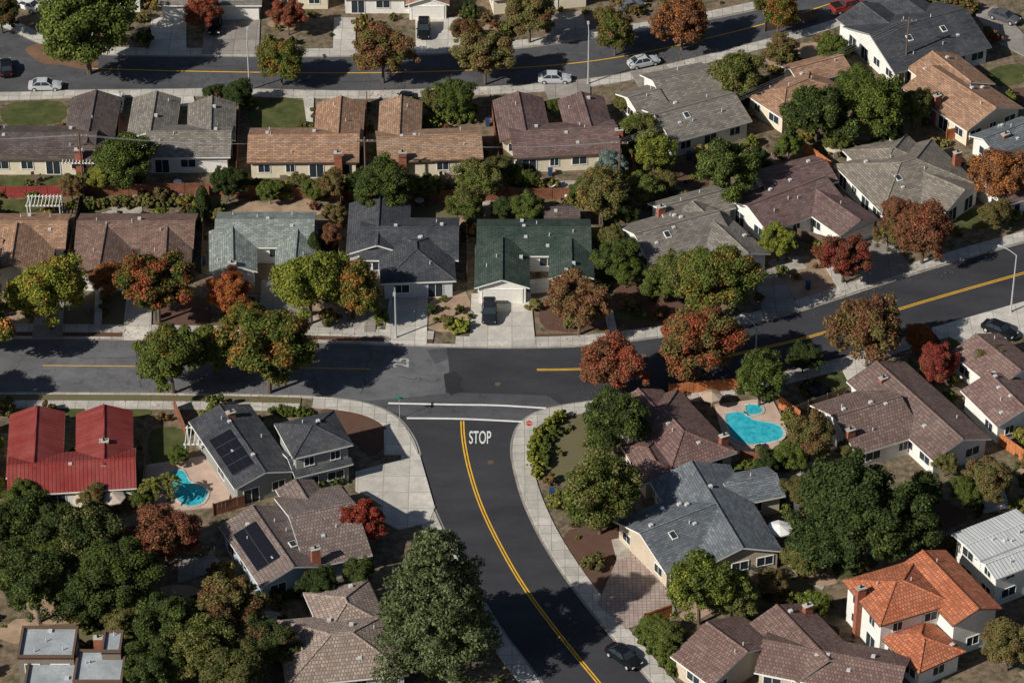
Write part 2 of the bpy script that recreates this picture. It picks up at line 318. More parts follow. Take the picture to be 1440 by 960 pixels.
def pool(pts,nm='swimming_pool'):
    P=W(pts,6,True); e=empty(nm); b=MB(); c=sum((Vector(p) for p in P),Vector((0,0)))/len(P)
    O=[c+(p-c)*(1+.35/max(.5,(p-c).length)) for p in P]; n=len(P)
    for i in range(n):
        a,a2,o,o2=P[i],P[(i+1)%n],O[i],O[(i+1)%n]
        b.face([(a.x,a.y,.26),(a2.x,a2.y,.26),(o2.x,o2.y,.26),(o.x,o.y,.26)],CONC); b.face([(o.x,o.y,.1),(o2.x,o2.y,.1),(o2.x,o2.y,.26),(o.x,o.y,.26)],CONC); b.face([(a.x,a.y,.1),(a2.x,a2.y,.1),(a2.x,a2.y,.26),(a.x,a.y,.26)],CONC)
    b.build('coping',e); w=MB(); w.face([(p.x,p.y,.215) for p in P],WATER); w.build('water',e)
pool([(240,668),(258,664),(268,680),(290,690),(285,708),(262,712),(245,695)]); pool([(1022,585),(1045,582),(1060,592),(1095,600),(1098,618),(1060,626),(1035,620),(1025,605)]); pool([(1050,572),(1068,572),(1070,582),(1052,584)],'hot_tub')
# ---------- houses ----------
def house(name,rc,wc,blocks,garage=(),chim=(),solar=(),trim=TRIMW,tile=False,rib=False,vents=5,sky=0):
    e=empty(name); fl_=blocks[0][3]=='F'; rm=shingle(rc,tile,rib,fl_); cap=shingle(mul(rc,1.25),tile,rib,fl_); wm=mottled('stucco_%s'%'_'.join('%03d'%int(x*1000) for x in wc),wc,.08,.5,5)
    wb,rb,wi,tb=MB(),MB(),MB(),MB(); info=[]
    for bi,bl in enumerate(blocks):
        a,b_,c_,ty=bl[:4]; ev=bl[4] if len(bl)>4 else 2.75; pt=bl[5] if len(bl)>5 else .36
        A=G(a[0],a[1],ev);B=G(b_[0],b_[1],ev);C=G(c_[0],c_[1],ev)
        ex=(B-A); ex.z=0; Wd=ex.length; ex.normalize(); ey=Vector((-ex.y,ex.x,0)); D=max(3.,(C-A).dot(ey)); ev+=.011*bi
        if ty=='H' and abs(Wd-D)<.3: Wd=D+.3
        O=Vector((A.x,A.y,0)); L=lambda x,y,z,O=O,ex=ex,ey=ey:O+ex*x+ey*y+Vector((0,0,z))
        FORBID.append([L(-.3,-.3,0),L(Wd+.3,-.3,0),L(Wd+.3,D+.3,0),L(-.3,D+.3,0)])
        if ty=='X':
            r=pt*D/2; out=[(0,0,ev),(Wd,0,ev),(Wd,D/2,ev+r),(Wd,D,ev),(0,D,ev),(0,D/2,ev+r)]; fc=[(0,1,2,5),(5,2,3,4)]; rd=[(out[5],out[2])]
            rz=lambda x,y,D=D,pt=pt,ev=ev:ev+pt*min(y,D-y)
        elif ty=='Y':
            r=pt*Wd/2; out=[(0,0,ev),(Wd/2,0,ev+r),(Wd,0,ev),(Wd,D,ev),(Wd/2,D,ev+r),(0,D,ev)]; fc=[(0,1,4,5),(1,2,3,4)]; rd=[(out[1],out[4])]
            rz=lambda x,y,Wd=Wd,pt=pt,ev=ev:ev+pt*min(x,Wd-x)
        elif ty=='H':
            m=min(Wd,D)/2; r=pt*m; out=[(0,0,ev),(Wd,0,ev),(Wd,D,ev),(0,D,ev)]
            if Wd>=D: k1=(m,m,ev+r);k2=(Wd-m,m,ev+r); fc=[(0,1,5,4),(1,2,5),(2,3,4,5),(3,0,4)]
            else: k1=(m,m,ev+r);k2=(m,D-m,ev+r); fc=[(0,1,4),(1,2,5,4),(2,3,5),(3,0,4,5)]
            rd=[(k1,k2)]+([(out[0],k1),(out[3],k1),(out[1],k2),(out[2],k2)] if Wd>=D else [(out[0],k1),(out[1],k1),(out[2],k2),(out[3],k2)])
            rz=lambda x,y,Wd=Wd,D=D,pt=pt,ev=ev:ev+pt*min(x,y,Wd-x,D-y)
        else:
            out=[(0,0,ev),(Wd,0,ev),(Wd,D,ev),(0,D,ev)]; fc=[(0,1,2,3)]; rd=[]; rz=lambda x,y,ev=ev:ev
        pts=out+([k1,k2] if ty=='H' else [])
        for q in fc:
            rb.face([L(*pts[k]) for k in q],rm); tb.face([L(pts[k][0],pts[k][1],pts[k][2]-.2) for k in q][::-1],trim)
        for i in range(len(out)):
            p,q=out[i],out[(i+1)%len(out)]
            tb.face([L(p[0],p[1],p[2]-.2),L(q[0],q[1],q[2]-.2),L(*q),L(*p)],trim)
        for p,q in rd: rb.bar(L(*p),L(*q),.13,.13,cap,4)
        if ty=='F':
            for (o,a2,b2) in (((0,0),(Wd,0),(0,.25)),((0,D-.25),(Wd,0),(0,.25)),((0,.25),(.25,0),(0,D-.5)),((Wd-.25,.25),(.25,0),(0,D-.5))):
                tb.obox(L(o[0],o[1],ev-.1),ex*a2[0]+ey*a2[1],ex*b2[0]+ey*b2[1],(0,0,.4),trim)
        s=.5+.006*bi if ty!='F' else .05; x0,x1,y0,y1=s,Wd-s,s,D-s; t=ev-.12
        for (pa,pb,gable) in (((x0,y0),(x1,y0),ty=='Y'),((x1,y0),(x1,y1),ty=='X'),((x1,y1),(x0,y1),ty=='Y'),((x0,y1),(x0,y0),ty=='X')):
            P=[L(pa[0],pa[1],0),L(pb[0],pb[1],0)]
            if gable:
                g=t+pt*s; mm=t+pt*(Wd/2 if ty=='Y' else D/2)
                P+=[L(pb[0],pb[1],g),L((pa[0]+pb[0])/2,(pa[1]+pb[1])/2,mm),L(pa[0],pa[1],g)]
            else: P+=[L(pb[0],pb[1],t),L(pa[0],pa[1],t)]
            wb.face(P,wm)
        sides=[('f',L(x0,y0,0),L(x1,y0,0)),('r',L(x1,y0,0),L(x1,y1,0)),('b',L(x1,y1,0),L(x0,y1,0)),('l',L(x0,y1,0),L(x0,y0,0))]
        for sd,P,Q in sides:
            d=(Q-P); ln=d.length; d.normalize(); n=Vector((d.y,-d.x,0))
            if (bi,sd) in garage:
                gw=min(4.9,ln-.8); o=P+d*((ln-gw)/2)
                for k in range(4): wi.obox(o+Vector((0,0,.05+k*.53)),d*gw,n*.05,(0,0,.5),DOORM)
                for x,w_ in ((-.14,.12),(gw+.02,.12)): tb.obox(o+d*x,d*w_,n*.09,(0,0,2.25),TRIMW)
                tb.obox(o+d*-.14+Vector((0,0,2.19)),d*(gw+.28),n*.11,(0,0,.12),TRIMW); continue
            nw=int(ln/2.9)
            for fl in range(1 if ev<4 else 2):
                for k in range(nw):
                    if random.random()<.18: continue
                    w_=random.choice([1.1,1.5,1.9]); h=1.15; zb=.95+fl*2.6; cx=(k+.5)*ln/nw
                    if fl==0 and random.random()<.2: w_=1.8; h=2.0; zb=.1
                    o=P+d*(cx-w_/2)+Vector((0,0,zb))
                    wi.obox(o,d*w_,n*.03,(0,0,h),GLASS)
                    for (q,l1_,z1) in ((-.09,.09,h),(w_,.09,h),(w_/2-.03,.06,h)): wi.obox(o+d*q,d*l1_,n*.07,(0,0,z1),TRIMW)
                    wi.obox(o+d*-.09+Vector((0,0,-.09)),d*(w_+.18),n*.09,(0,0,.09),TRIMW); wi.obox(o+d*-.09+Vector((0,0,h)),d*(w_+.18),n*.08,(0,0,.09),TRIMW)
        info.append((L,Wd,D,rz,ex,ey))
        for k in range(vents if bi==0 else max(1,vents//2)):
            x=random.uniform(.15,.85)*Wd;y=random.uniform(.15,.85)*D; z=rz(x,y)
            if any(inpoly(L(x,y,0).x,L(x,y,0).y,[I[0](0,0,0),I[0](I[1],0,0),I[0](I[1],I[2],0),I[0](0,I[2],0)]) for I in info[:-1]): continue
            if random.random()<.5: tb.bar(L(x,y,z-.1),L(x,y,z+.45),.07,.07,VENT,6)
            else: tb.obox(L(x,y,z-.15),ex*.42,ey*.42,(0,0,.36),VENT)
        for k in range(sky if bi==0 else 0):
            x=(.3+.35*k)*Wd;y=.3*D; z=rz(x,y); dz=rz(x,y+1)-z; tb.obox(L(x,y,z-.02),ex*.8,ey*1+Vector((0,0,dz)),(0,0,.14),TRIMW); tb.obox(L(x+.08,y+.08,z+.03),ex*.64,ey*.84+Vector((0,0,dz*.84)),(0,0,.13),GLASS)
    for (bi,fx,fy) in chim:
        L,Wd,D,rz,ex,ey=info[bi]; x=fx*Wd;y=fy*D; zt=max(rz(max(0,min(Wd,x)),max(0,min(D,y))),rz(Wd/2,D/2)-.5)+.45
        c=MB(); c.obox(L(x,y,0),ex*1.0,ey*.62,(0,0,zt),BRICK); c.obox(L(x-.06,y-.06,zt),ex*1.12,ey*.74,(0,0,.1),CONC); c.bar(L(x+.5,y+.3,zt+.08),L(x+.5,y+.3,zt+.4),.12,.12,RUB,8); c.build('chimney',e)
    for (bi,a0,a1,b0,b1,nx,ny) in solar:
        L,Wd,D,rz,ex,ey=info[bi]; sb=MB()
        for i in range(nx):
            for j in range(ny):
                q=[]
                for (p,r) in ((i+.02,j+.02),(i+.98,j+.02),(i+.98,j+.98),(i+.02,j+.98)):
                    x=(a0+(a1-a0)*p/nx)*Wd;y=(b0+(b1-b0)*r/ny)*D; q.append(L(x,y,rz(x,y)+.1))
                sb.obox(q[0],q[1]-q[0],q[3]-q[0],(0,0,.05),SOLAR)
        x=a0*Wd;y=b0*D; o=L(x,y,rz(x,y)+.08); x2=a1*Wd;y2=b1*D
        sb.obox(o,L(x2,y,rz(x2,y)+.08)-o,L(x,y2,rz(x,y2)+.08)-o,(0,0,.04),SFR); sb.build('solar_panels',e)
    wb.build('walls',e); rb.build('roof',e); wi.build('windows',e); tb.build('trim',e)
    return e
CR=(.78,.69,.53); WH=(.82,.8,.75); BG=(.5,.44,.36); GY=(.36,.37,.38); TN=(.58,.49,.38)
TANR=(.42,.245,.155); BRN=(.23,.14,.11); DBR=(.125,.095,.088); GBR=(.25,.225,.195); MAU=(.19,.118,.11); SLT=(.062,.068,.083); GRN=(.038,.07,.056); GGR=(.29,.33,.305); BLG=(.17,.195,.22)
house('ranch_house',GBR,WH,[((222,8),(368,8),(222,-45),'X')],garage=[(0,'f')]); house('ranch_house',DBR,WH,[((60,-4),(200,-4),(60,-60),'X')])
house('ranch_house',TANR,WH,[((480,-2),(632,-2),(480,-52),'X'),((570,7),(632,7),(570,-30),'Y')],garage=[(1,'f')])
house('ranch_house',GBR,CR,[((690,0),(830,-12),(690,-55),'X')],garage=[(0,'f')]); house('ranch_house',BRN,CR,[((900,-40),(1050,-65),(900,-90),'X')]);house('ranch_house',BRN,CR,[((380,-8),(465,-8),(380,-60),'X')])
house('ranch_house',DBR,CR,[((-60,224),(133,224),(-60,177),'X'),((86,212),(158,212),(86,137),'Y')],chim=[(0,.86,-.02)],trim=TRIMB)
house('ranch_house',GBR,WH,[((203,222),(324,221),(203,176),'X'),((177,196),(246,196),(180,138),'Y'),((262,200),(331,198),(266,146),'Y')])
house('ranch_house',TANR,CR,[((347,229),(505,228),(350,180),'X'),((440,205),(510,205),(446,145),'Y')],chim=[(0,.78,-.04)],trim=TRIMB)
house('ranch_house',(.4,.25,.16),CR,[((531,229),(680,223),(533,184),'X'),((530,205),(592,205),(533,143),'Y')],chim=[(0,.2,-.02)],trim=TRIMB)
house('ranch_house',MAU,CR,[((722,223),(874,214),(722,176),'X'),((703,200),(776,196),(700,141),'Y'),((800,200),(867,195),(800,140),'Y')],chim=[(0,.97,.35)],trim=TRIMB)
house('ranch_house',GBR,WH,[((945,201),(1058,170),(905,150),'X'),((935,150),(1022,132),(925,100),'X'),((900,165),(945,152),(880,128),'X')],garage=[(0,'l')],sky=1)
house('ranch_house',TANR,CR,[((1100,167),(1192,128),(1068,124),'H'),((1125,120),(1200,100),(1115,88),'X')],chim=[(0,.2,.1)])
house('large_ranch_house',SLT,WH,[((1258,103),(1395,66),(1195,35),'X'),((1222,62),(1290,40),(1195,20),'Y'),((1290,50),(1345,30),(1255,0),'Y')],sky=2,trim=TRIMG)
house('ranch_house',TANR,CR,[((1360,185),(1440,152),(1290,115),'Y'),((1330,140),(1400,118),(1300,88),'Y')],chim=[(0,.02,.5)])
house('ranch_house',BLG,WH,[((1400,218),(1475,190),(1378,185),'X')],chim=[(0,.3,.3)]); house('ranch_house',MAU,WH,[((1410,290),(1480,270),(1400,235),'X')])
house('ranch_house',(.27,.235,.195),WH,[((1240,300),(1380,262),(1178,230),'H'),((1235,262),(1325,238),(1205,206),'H'),((1330,300),(1382,262),(1280,240),'Y')],chim=[(0,.93,.4)],sky=1)
house('ranch_house',MAU,WH,[((1080,328),(1192,285),(1035,276),'X'),((1182,333),(1238,309),(1140,268),'Y'),((1085,280),(1180,255),(1060,240),'X')],garage=[(1,'f')])
house('ranch_house',GBR,WH,[((915,371),(1035,338),(868,318),'X'),((1020,378),(1084,357),(985,290),'Y'),((940,318),(1035,292),(925,282),'X')],chim=[(0,.45,.9)],garage=[(1,'f')],sky=1)
house('ranch_house',TANR,WH,[((-60,350),(92,350),(-50,300),'X'),((-40,390),(72,388),(-30,330),'Y')],trim=TRIMB)
house('ranch_house',BRN,WH,[((104,350),(272,350),(112,300),'X'),((100,387),(180,387),(104,325),'Y'),((196,380),(269,378),(198,325),'Y')],garage=[(1,'f')],trim=TRIMB)
house('ranch_house',GGR,WH,[((300,348),(441,348),(303,298),'X'),((294,385),(362,382),(298,325),'Y'),((385,388),(442,388),(386,325),'Y')],chim=[(1,.4,-.01)],garage=[(2,'f')])
house('ranch_house',SLT,(.6,.62,.64),[((505,366),(645,366),(508,306),'X'),((486,358),(575,358),(490,286),'Y'),((535,399),(642,395),(537,328),'H')],trim=TRIMW)
house('green_roof_house',GRN,WH,[((670,360),(832,360),(671,308),'X'),((667,405),(745,405),(667,345),'Y'),((772,392),(836,392),(772,345),'Y')],garage=[(1,'f')],chim=[(2,.35,-.02)],vents=7)
house('garden_shed',DBR,BG,[((765,306),(816,306),(765,292),'X',2.2)],vents=1,trim=TRIMB)
house('red_roof_house',(.3,.042,.037),WH,[((10,697),(192,686),(10,640),'X'),((8,672),(88,668),(8,583),'Y'),((106,668),(188,663),(106,582),'Y')],rib=True,chim=[(0,.72,.95)],vents=2)
house('two_story_house',SLT,(.3,.31,.28),[((330,688),(418,662),(266,592),'Y',3.1,.3),((412,645),(497,625),(378,598),'H',5.4),((415,672),(497,652),(390,635),'X',2.9)],solar=[(0,.08,.42,.15,.66,3,4)],chim=[(0,.5,.8)],garage=[(2,'r')])
house('ranch_house',(.25,.19,.17),(.4,.48,.56),[((366,826),(462,796),(297,742),'Y'),((430,800),(524,780),(385,700),'X'),((425,750),(480,735),(400,685),'Y')],tile=True,solar=[(0,.08,.42,.2,.78,2,8)],chim=[(1,.1,.0)],sky=2)
house('ranch_house',(.4,.31,.26),(.45,.49,.52),[((402,965),(575,948),(385,872),'H'),((455,900),(548,880),(435,832),'H')],tile=True)
house('flat_roof_modern_house',(.36,.39,.41),(.22,.19,.16),[((24,925),(104,925),(24,882),'F',5.6),((102,960),(172,960),(102,915),'F',5.2),((30,985),(105,985),(30,930),'F',4.6),((142,918),(170,918),(142,888),'F',6.2)],trim=TRIMB,chim=[(0,1.3,.5)],vents=4)
house('tile_roof_house',(.24,.14,.125),TN,[((940,668),(1037,636),(905,562),'H'),((912,622),(980,600),(900,556),'Y'),((905,680),(960,668),(845,632),'H')],tile=True,chim=[(0,.85,.1),(1,.0,.9)],vents=3)
house('ranch_house',BLG,TN,[((936,806),(1042,764),(888,722),'X'),((985,800),(1102,775),(935,672),'Y'),((1030,712),(1105,697),(1015,668),'X')],vents=6,sky=1)
house('ranch_house',(.24,.16,.14),WH,[((1205,640),(1300,610),(1143,568),'X'),((1312,648),(1395,617),(1235,520),'Y')],tile=True,chim=[(0,.0,.2),(1,.3,.8)])
house('two_story_house',(.27,.17,.15),WH,[((1402,600),(1480,575),(1362,545),'Y',3),((1400,548),(1470,520),(1375,480),'Y',3)],tile=True)
house('orange_tile_house',(.6,.19,.09),WH,[((1237,880),(1342,848),(1187,815),'H',5.4),((1340,880),(1410,855),(1280,790),'Y',5.2),((1292,946),(1358,916),(1240,892),'H',2.9)],tile=True,chim=[(0,-.02,.55)],vents=2,trim=TRIMB)
house('ranch_house',(.24,.15,.13),TN,[((1060,945),(1262,985),(1080,880),'X'),((1000,965),(1100,905),(980,900),'Y'),((1120,960),(1210,925),(1075,870),'Y')],tile=True,chim=[(2,.8,.8)])
house('two_story_house',(.68,.7,.7),WH,[((1378,788),(1470,752),(1338,750),'X',5.3,.08),((1400,815),(1490,780),(1385,780),'X',4.6)],rib=True)
for (u,v) in ((-150,380),(-330,380),(-170,220),(-340,220),(-180,690),(1600,260),(1640,700)): house('ranch_house',random.choice([GBR,BRN,TANR]),WH,[((u,v),(u+150,v),(u,v-55),'X')])
# ---------- vegetation prototypes ----------
def leaves(P,N,size,me_name,trunk):
    n=len(P); N=N+rs.normal(0,.5,(n,3)); N/=np.linalg.norm(N,axis=1)[:,None]
    r=rs.normal(0,1,(n,3)); X=np.cross(N,r); X/=np.linalg.norm(X,axis=1)[:,None]; Y=np.cross(N,X)
    s=size*rs.uniform(.6,1.4,(n,1)); X*=s; Y*=s*rs.uniform(.5,1,(n,1))
    V=np.stack([P-X,P-Y*.9+X*.1,P+X,P+Y],1).reshape(-1,3)
    tv=[tuple(p) for p in trunk.v]; nt=len(tv)
    me=bpy.data.meshes.new(me_name)
    nvt=nt+len(V); nf=len(trunk.f)+n
    me.vertices.add(nvt); co=np.concatenate([np.array(tv).reshape(-1,3),V]) if nt else V; me.vertices.foreach_set('co',co.ravel())
    tl=[i for f in trunk.f for i in f]; ls=[];c=0
    for f in trunk.f: ls.append(c); c+=len(f)
    nl=len(tl)+4*n; me.loops.add(nl); me.loops.foreach_set('vertex_index',np.concatenate([np.array(tl,dtype=int),np.arange(4*n)+nt]))
    me.polygons.add(nf); me.polygons.foreach_set('loop_start',np.concatenate([np.array(ls,dtype=int),len(tl)+4*np.arange(n)]))
    me.materials.append(LEAF); me.materials.append(BARK)
    me.polygons.foreach_set('material_index',[1]*len(trunk.f)+[0]*n); me.update(calc_edges=True); me.validate(); return me
def unit(n): 
    d=rs.normal(0,1,(n,3)); return d/np.linalg.norm(d,axis=1)[:,None]
def broad(name,cz,rz,ncl,n,size):
    d=unit(ncl); d[:,2]=np.where(d[:,2]<-.6,-d[:,2],d[:,2]); rr=rs.uniform(.12,1,(ncl,1))**.5*.86; C=d*rr*np.array([1,1,rz])
    an=np.arctan2(d[:,1],d[:,0]); lop=1+.12*np.sin(2*an+rs.uniform(0,6))+.11*np.sin(3*an+rs.uniform(0,6))+.08*np.sin(5*an+rs.uniform(0,6)); C*=lop[:,None]; C[:,2]+=cz
    cr=rs.uniform(.1,.24,ncl)
    k=rs.choice(ncl,n,p=cr**2/np.sum(cr**2)); u=unit(n); rad=cr[k][:,None]*rs.uniform(.3,1.2,(n,1))**.6
    P=C[k]+u*rad*np.array([1,1,.75]); N=u+np.array([0,0,.45])
    t=MB(); base_r=.05
    if cz>1:
        t.bar((0,0,0),(0.02,.01,cz*.55),base_r,base_r*.7,BARK,7)
        for i in range(12):
            c=C[i]; m=Vector((c[0]*.4,c[1]*.4,cz*.55+(c[2]-cz*.55)*.5)); t.bar((0.02,.01,cz*.5),m,base_r*.55,base_r*.35,BARK,5); t.bar(m,Vector(c),base_r*.35,base_r*.12,BARK,4)
    else:
        for i in range(6): t.bar((0,0,0),Vector(C[i]),.04,.015,BARK,4)
    return leaves(P,N,size,name,t)
def conifer(name,H,n,size):
    ncl=300; z=rs.uniform(.08,1,ncl)**.95; ang=rs.uniform(0,6.283,ncl); R=(1-z)**.6*rs.uniform(.4,1.05,ncl)+.04; R*=1+.15*np.sin(3*ang+4*z)
    C=np.stack([R*np.cos(ang),R*np.sin(ang),.25+z*(H-.25)+.05*rs.normal(size=ncl)],1); cr=.07+.1*(1-z)
    k=rs.choice(ncl,n,p=cr**2/np.sum(cr**2)); u=unit(n); P=C[k]+u*cr[k][:,None]*np.array([1.3,1.3,.45])*rs.uniform(.5,1.05,(n,1)); N=u+np.array([0,0,.2])
    t=MB(); t.bar((0,0,0),(0,0,H*.95),.06,.01,BARK,7)
    for i in range(60): t.bar((0,0,max(.2,C[i][2]-.12)),Vector(C[i]),.016,.006,BARK,4)
    return leaves(P,N,size,name,t)
def column(name,n):
    z=rs.uniform(0,1,n); r=.95*np.sin(np.clip(z*.94+.06,0,1)*np.pi)**.5*rs.uniform(.75,1.05,n); a=rs.uniform(0,6.283,n)
    r*=1+.12*np.sin(5*a+z*9); P=np.stack([r*np.cos(a),r*np.sin(a),.2+z*5.5],1); N=np.stack([np.cos(a),np.sin(a),.4+0*a],1); t=MB(); t.bar((0,0,0),(0,0,4),.15,.05,BARK,6)
    return leaves(P,N,.12,name,t)
def palm(name):
    t=MB(); t.bar((0,0,0),(0,0,1.6),.12,.1,BARK,7); P=[];N=[]
    for f in range(26):
        a=rs.uniform(0,6.283); el=rs.uniform(-.1,1.2)
        for s in np.linspace(.1,1,34):
            x=s*math.cos(el*.8); z=1.6+s*math.sin(el)-.7*s*s
            for w in (-1,1): P.append((x*math.cos(a)-w*.07*(1-s*.5)*math.sin(a),x*math.sin(a)+w*.07*(1-s*.5)*math.cos(a),z-.03)); N.append((0,0,1))
    return leaves(np.array(P),np.array(N,float),.06,name,t)
BRO=[broad('tree_mesh_%d'%i,1.15,.8,[120,150,105,170,130,140,95,160][i],44000,.026) for i in range(8)]
BUS=[broad('shrub_mesh_%d'%i,.45,.6,[30,40,24,34][i],3600,.075) for i in range(4)]
CON=[conifer('conifer_mesh_0',2.75,56000,.021),conifer('conifer_mesh_1',2.3,42000,.024)]
COL=column('cypress_mesh',7000); PAL=palm('palm_mesh')
def place(name,me,x,y,R,c1,c2,amt,sz=1.0):
    o=bpy.data.objects.new(name,me); scene.collection.objects.link(o); j=random.uniform(.8,1.1)
    o.location=(x,y,0); o.scale=(R*random.uniform(.92,1.1),R*random.uniform(.92,1.1),R*sz); o.rotation_euler=(0,0,random.uniform(0,6.28))
    o.color=(c1[0]*j,c1[1]*j,c1[2]*j,1); o['tint2']=[float(x) for x in c2]; o['amt']=float(amt); return o
GR=(.105,.132,.032); DG=(.052,.073,.025); YG=(.21,.225,.04); RD=(.3,.07,.04); OR=(.36,.145,.045); BR=(.19,.092,.05); DR=(.22,.042,.035); OL=(.155,.145,.052); PG=(.085,.108,.045); PG2=(.14,.158,.08)
def tree(u,v,w,c1,c2=None,amt=.45,kind='b',name='tree',hz=1.0):
    R=w/2/SC(v)*1.06; me={'b':lambda:random.choice(BRO),'c':lambda:CON[0],'d':lambda:CON[1]}[kind]()
    p=G(u,v,1.15*R*hz); return place(name,me,p.x,p.y,R,c1,c2 or c1,amt if c2 else 0,hz)
TR=[(120,28,140,GR,None,0,'b'),(285,18,50,RD,BR,.45),(405,22,52,BR,RD,.45),(395,85,66,GR,OR,.36),(538,72,84,BR,GR,.4),(682,78,78,OL,BR,.4),(655,42,45,BR,GR,.4),(745,18,80,OL,BR,.42),(865,42,68,GR,BR,.4),(960,28,80,BR,OR,.4),(1095,12,66,GR,OR,.42),(1038,105,76,GR,OL,.5),(0,15,60,DG,BR,.4),
(177,225,84,DG,GR,.5),(540,258,84,GR,DG,.5),(672,250,70,GR,OL,.5),(465,258,48,BR,OL,.5),(320,255,54,DG,None),(380,268,38,GR,None),(600,262,40,GR,OL,.5),(845,272,84,OL,OR,.3),(920,213,64,GR,YG,.5),(1025,240,100,DG,GR,.5),(900,180,55,GR,OL,.5),(1150,160,100,DG,GR,.4),(1230,150,100,GR,YG,.3),(1205,125,70,GR,DG,.4),(1285,150,60,GR,OL,.5),
(1265,300,54,BR,RD,.3),(1412,245,84,BR,OR,.42),(1300,325,90,BR,RD,.33),(1095,340,54,YG,GR,.4),(1187,362,72,BR,DR,.45),(868,362,66,GR,DG,.5),(955,385,75,GR,OL,.5),(1010,395,112,GR,OR,.34),(935,395,60,GR,None),(815,425,90,BR,OL,.4),(862,512,96,BR,RD,.42),(985,482,116,OL,RD,.44),(1222,462,108,BR,OL,.42),(1292,475,44,OR,RD,.3),(1320,508,62,DR,BR,.4),(1070,530,84,DG,GR,.5),
(67,408,110,YG,OR,.33),(150,390,52,OR,BR,.45),(220,400,106,GR,RD,.44),(322,412,66,OR,RD,.45),(376,490,124,GR,OR,.4),(300,488,76,GR,YG,.4),(240,500,106,GR,OR,.3),(435,398,112,YG,GR,.42),(490,405,92,GR,OR,.4),(345,450,60,GR,OR,.4),
(232,750,94,BR,DR,.35),(510,732,70,DR,RD,.5),(866,592,96,DG,GR,.4),(845,690,124,GR,OL,.45),(1195,700,150,DG,DG,0),(1250,740,130,DG,GR,.35),(1170,755,110,DG,None),(985,825,110,GR,YG,.4),(1030,835,80,GR,OL,.45),(1085,820,50,BR,OL,.5),(1140,610,80,OL,BR,.4),(1195,635,40,OL,None),
(40,740,110,DG,GR,.4),(110,750,110,DG,OL,.4),(165,810,124,GR,DG,.5),(50,820,115,DG,GR,.4),(110,835,90,DG,None),(30,700,54,GR,None),(5,790,90,DG,OL,.4),(75,775,80,GR,DG,.4),(230,880,104,DG,GR,.4),(320,850,100,BR,OL,.5),(280,910,104,GR,OL,.5),(370,900,84,DG,BR,.4),(210,940,90,DG,GR,.4),(330,950,98,OL,DG,.4),(450,820,56,DG,None),(505,805,50,DG,GR,.4),(170,870,60,OL,None),(130,700,46,OL,BR,.4),(200,700,34,GR,None),
(1420,905,80,OL,BR,.4),(1390,675,66,OL,BR,.4),(1360,690,50,GR,None),(1145,850,50,GR,YG,.4),(940,900,60,GR,OL,.4),(920,880,40,GR,None),(1395,505,50,OL,None),(-50,440,130,GR,OR,.4),(-100,540,110,GR,OR,.4),(-30,380,80,OL,OR,.35),(1100,70,50,OL,BR,.4),(1170,70,50,GR,None),(300,130,30,DG,None),(335,130,46,DG,None),(640,135,60,GR,DG,.4),(610,140,40,OL,None),
(740,290,50,GR,DG,.4),(655,290,50,GR,OL,.4),(710,292,40,DG,None),(150,245,50,YG,OL,.4),(100,262,40,OL,BR,.5),(860,232,46,(.17,.22,.19),None),(880,380,50,GR,None),(860,335,44,OL,None),(745,252,30,GR,None),(440,268,34,GR,None),(1400,300,50,OL,BR,.4),(1250,330,50,OL,BR,.5),(975,45,40,OL,None),(465,330,40,BR,None),(1130,500,50,DG,None),
(505,255,40,DG,GR,.4),(570,265,46,GR,OL,.4),(700,235,44,OL,DG,.4),(820,268,40,GR,None),(905,265,50,GR,OL,.4),(880,300,44,DG,None),(935,255,40,OL,None),(420,255,30,OL,None),(1110,205,44,GR,None),(1065,225,40,DG,None),(1180,195,50,GR,OL,.4),(1250,190,50,DG,None),(470,300,36,OL,BR,.4),(1110,640,50,GR,None),(1080,650,44,DG,None),(1120,690,50,OL,None),(250,640,30,GR,None),(20,640,30,DG,None),(780,150,30,GR,None),(875,145,30,OL,None),(1330,650,40,OL,None),(1300,690,60,DG,GR,.4),(1130,780,60,OL,GR,.4)]
for t in TR:
    c2=t[4]; amt=t[5] if len(t)>5 else 0; k=t[6] if len(t)>6 else 'b'
    tree(t[0],t[1],t[2],t[3],c2,amt,k,'autumn_tree' if t[3] in(RD,OR,BR,DR) or c2 in(RD,OR,BR) else 'leafy_tree')
p=G(622,946); place('pine_tree',CON[0],p.x-.3,p.y,7.3,PG,PG2,.42,.97)
p=G(556,900); place('pine_tree',CON[1],p.x+3,p.y-2,5.0,PG,PG2,.4,1.0)
for u,v,r,h in ((443,372,.75,1.0),(286,305,.8,.9),(275,320,.7,.7)): p=G(u,v); place('cypress_tree',COL,p.x,p.y,r*1.1,DG,DG,0,1.05*h)
for u,v in ((215,712),(238,705),(1150,705)): p=G(u,v); place('palm_tree',PAL,p.x,p.y,1.9,YG,OL,.5,1.0)
def shrub(x,y,R,c1,c2=None,name='shrub'): return place(name,random.choice(BUS),x,y,R,c1,c2 or c1,.45 if c2 else 0,random.uniform(.9,1.4))
def hedge(pts,R,c):
    P=W(pts)
    for a,b in zip(P[:-1],P[1:]):
        n=max(1,int((b-a).length/(R*1.1)))
        for i in range(n): q=a+(b-a)*(i/n); shrub(q.x+random.uniform(-.2,.2),q.y+random.uniform(-.2,.2),R*random.uniform(.85,1.15),c,None,'hedge')
hedge([(752,668),(752,625),(775,600),(800,580)],1.1,YG); hedge([(765,655),(768,625),(785,603)],1.0,GR); hedge([(845,395),(905,370)],1.1,GR); hedge([(435,690),(495,675)],1.0,GR); hedge([(370,845),(445,830)],1.2,DG)
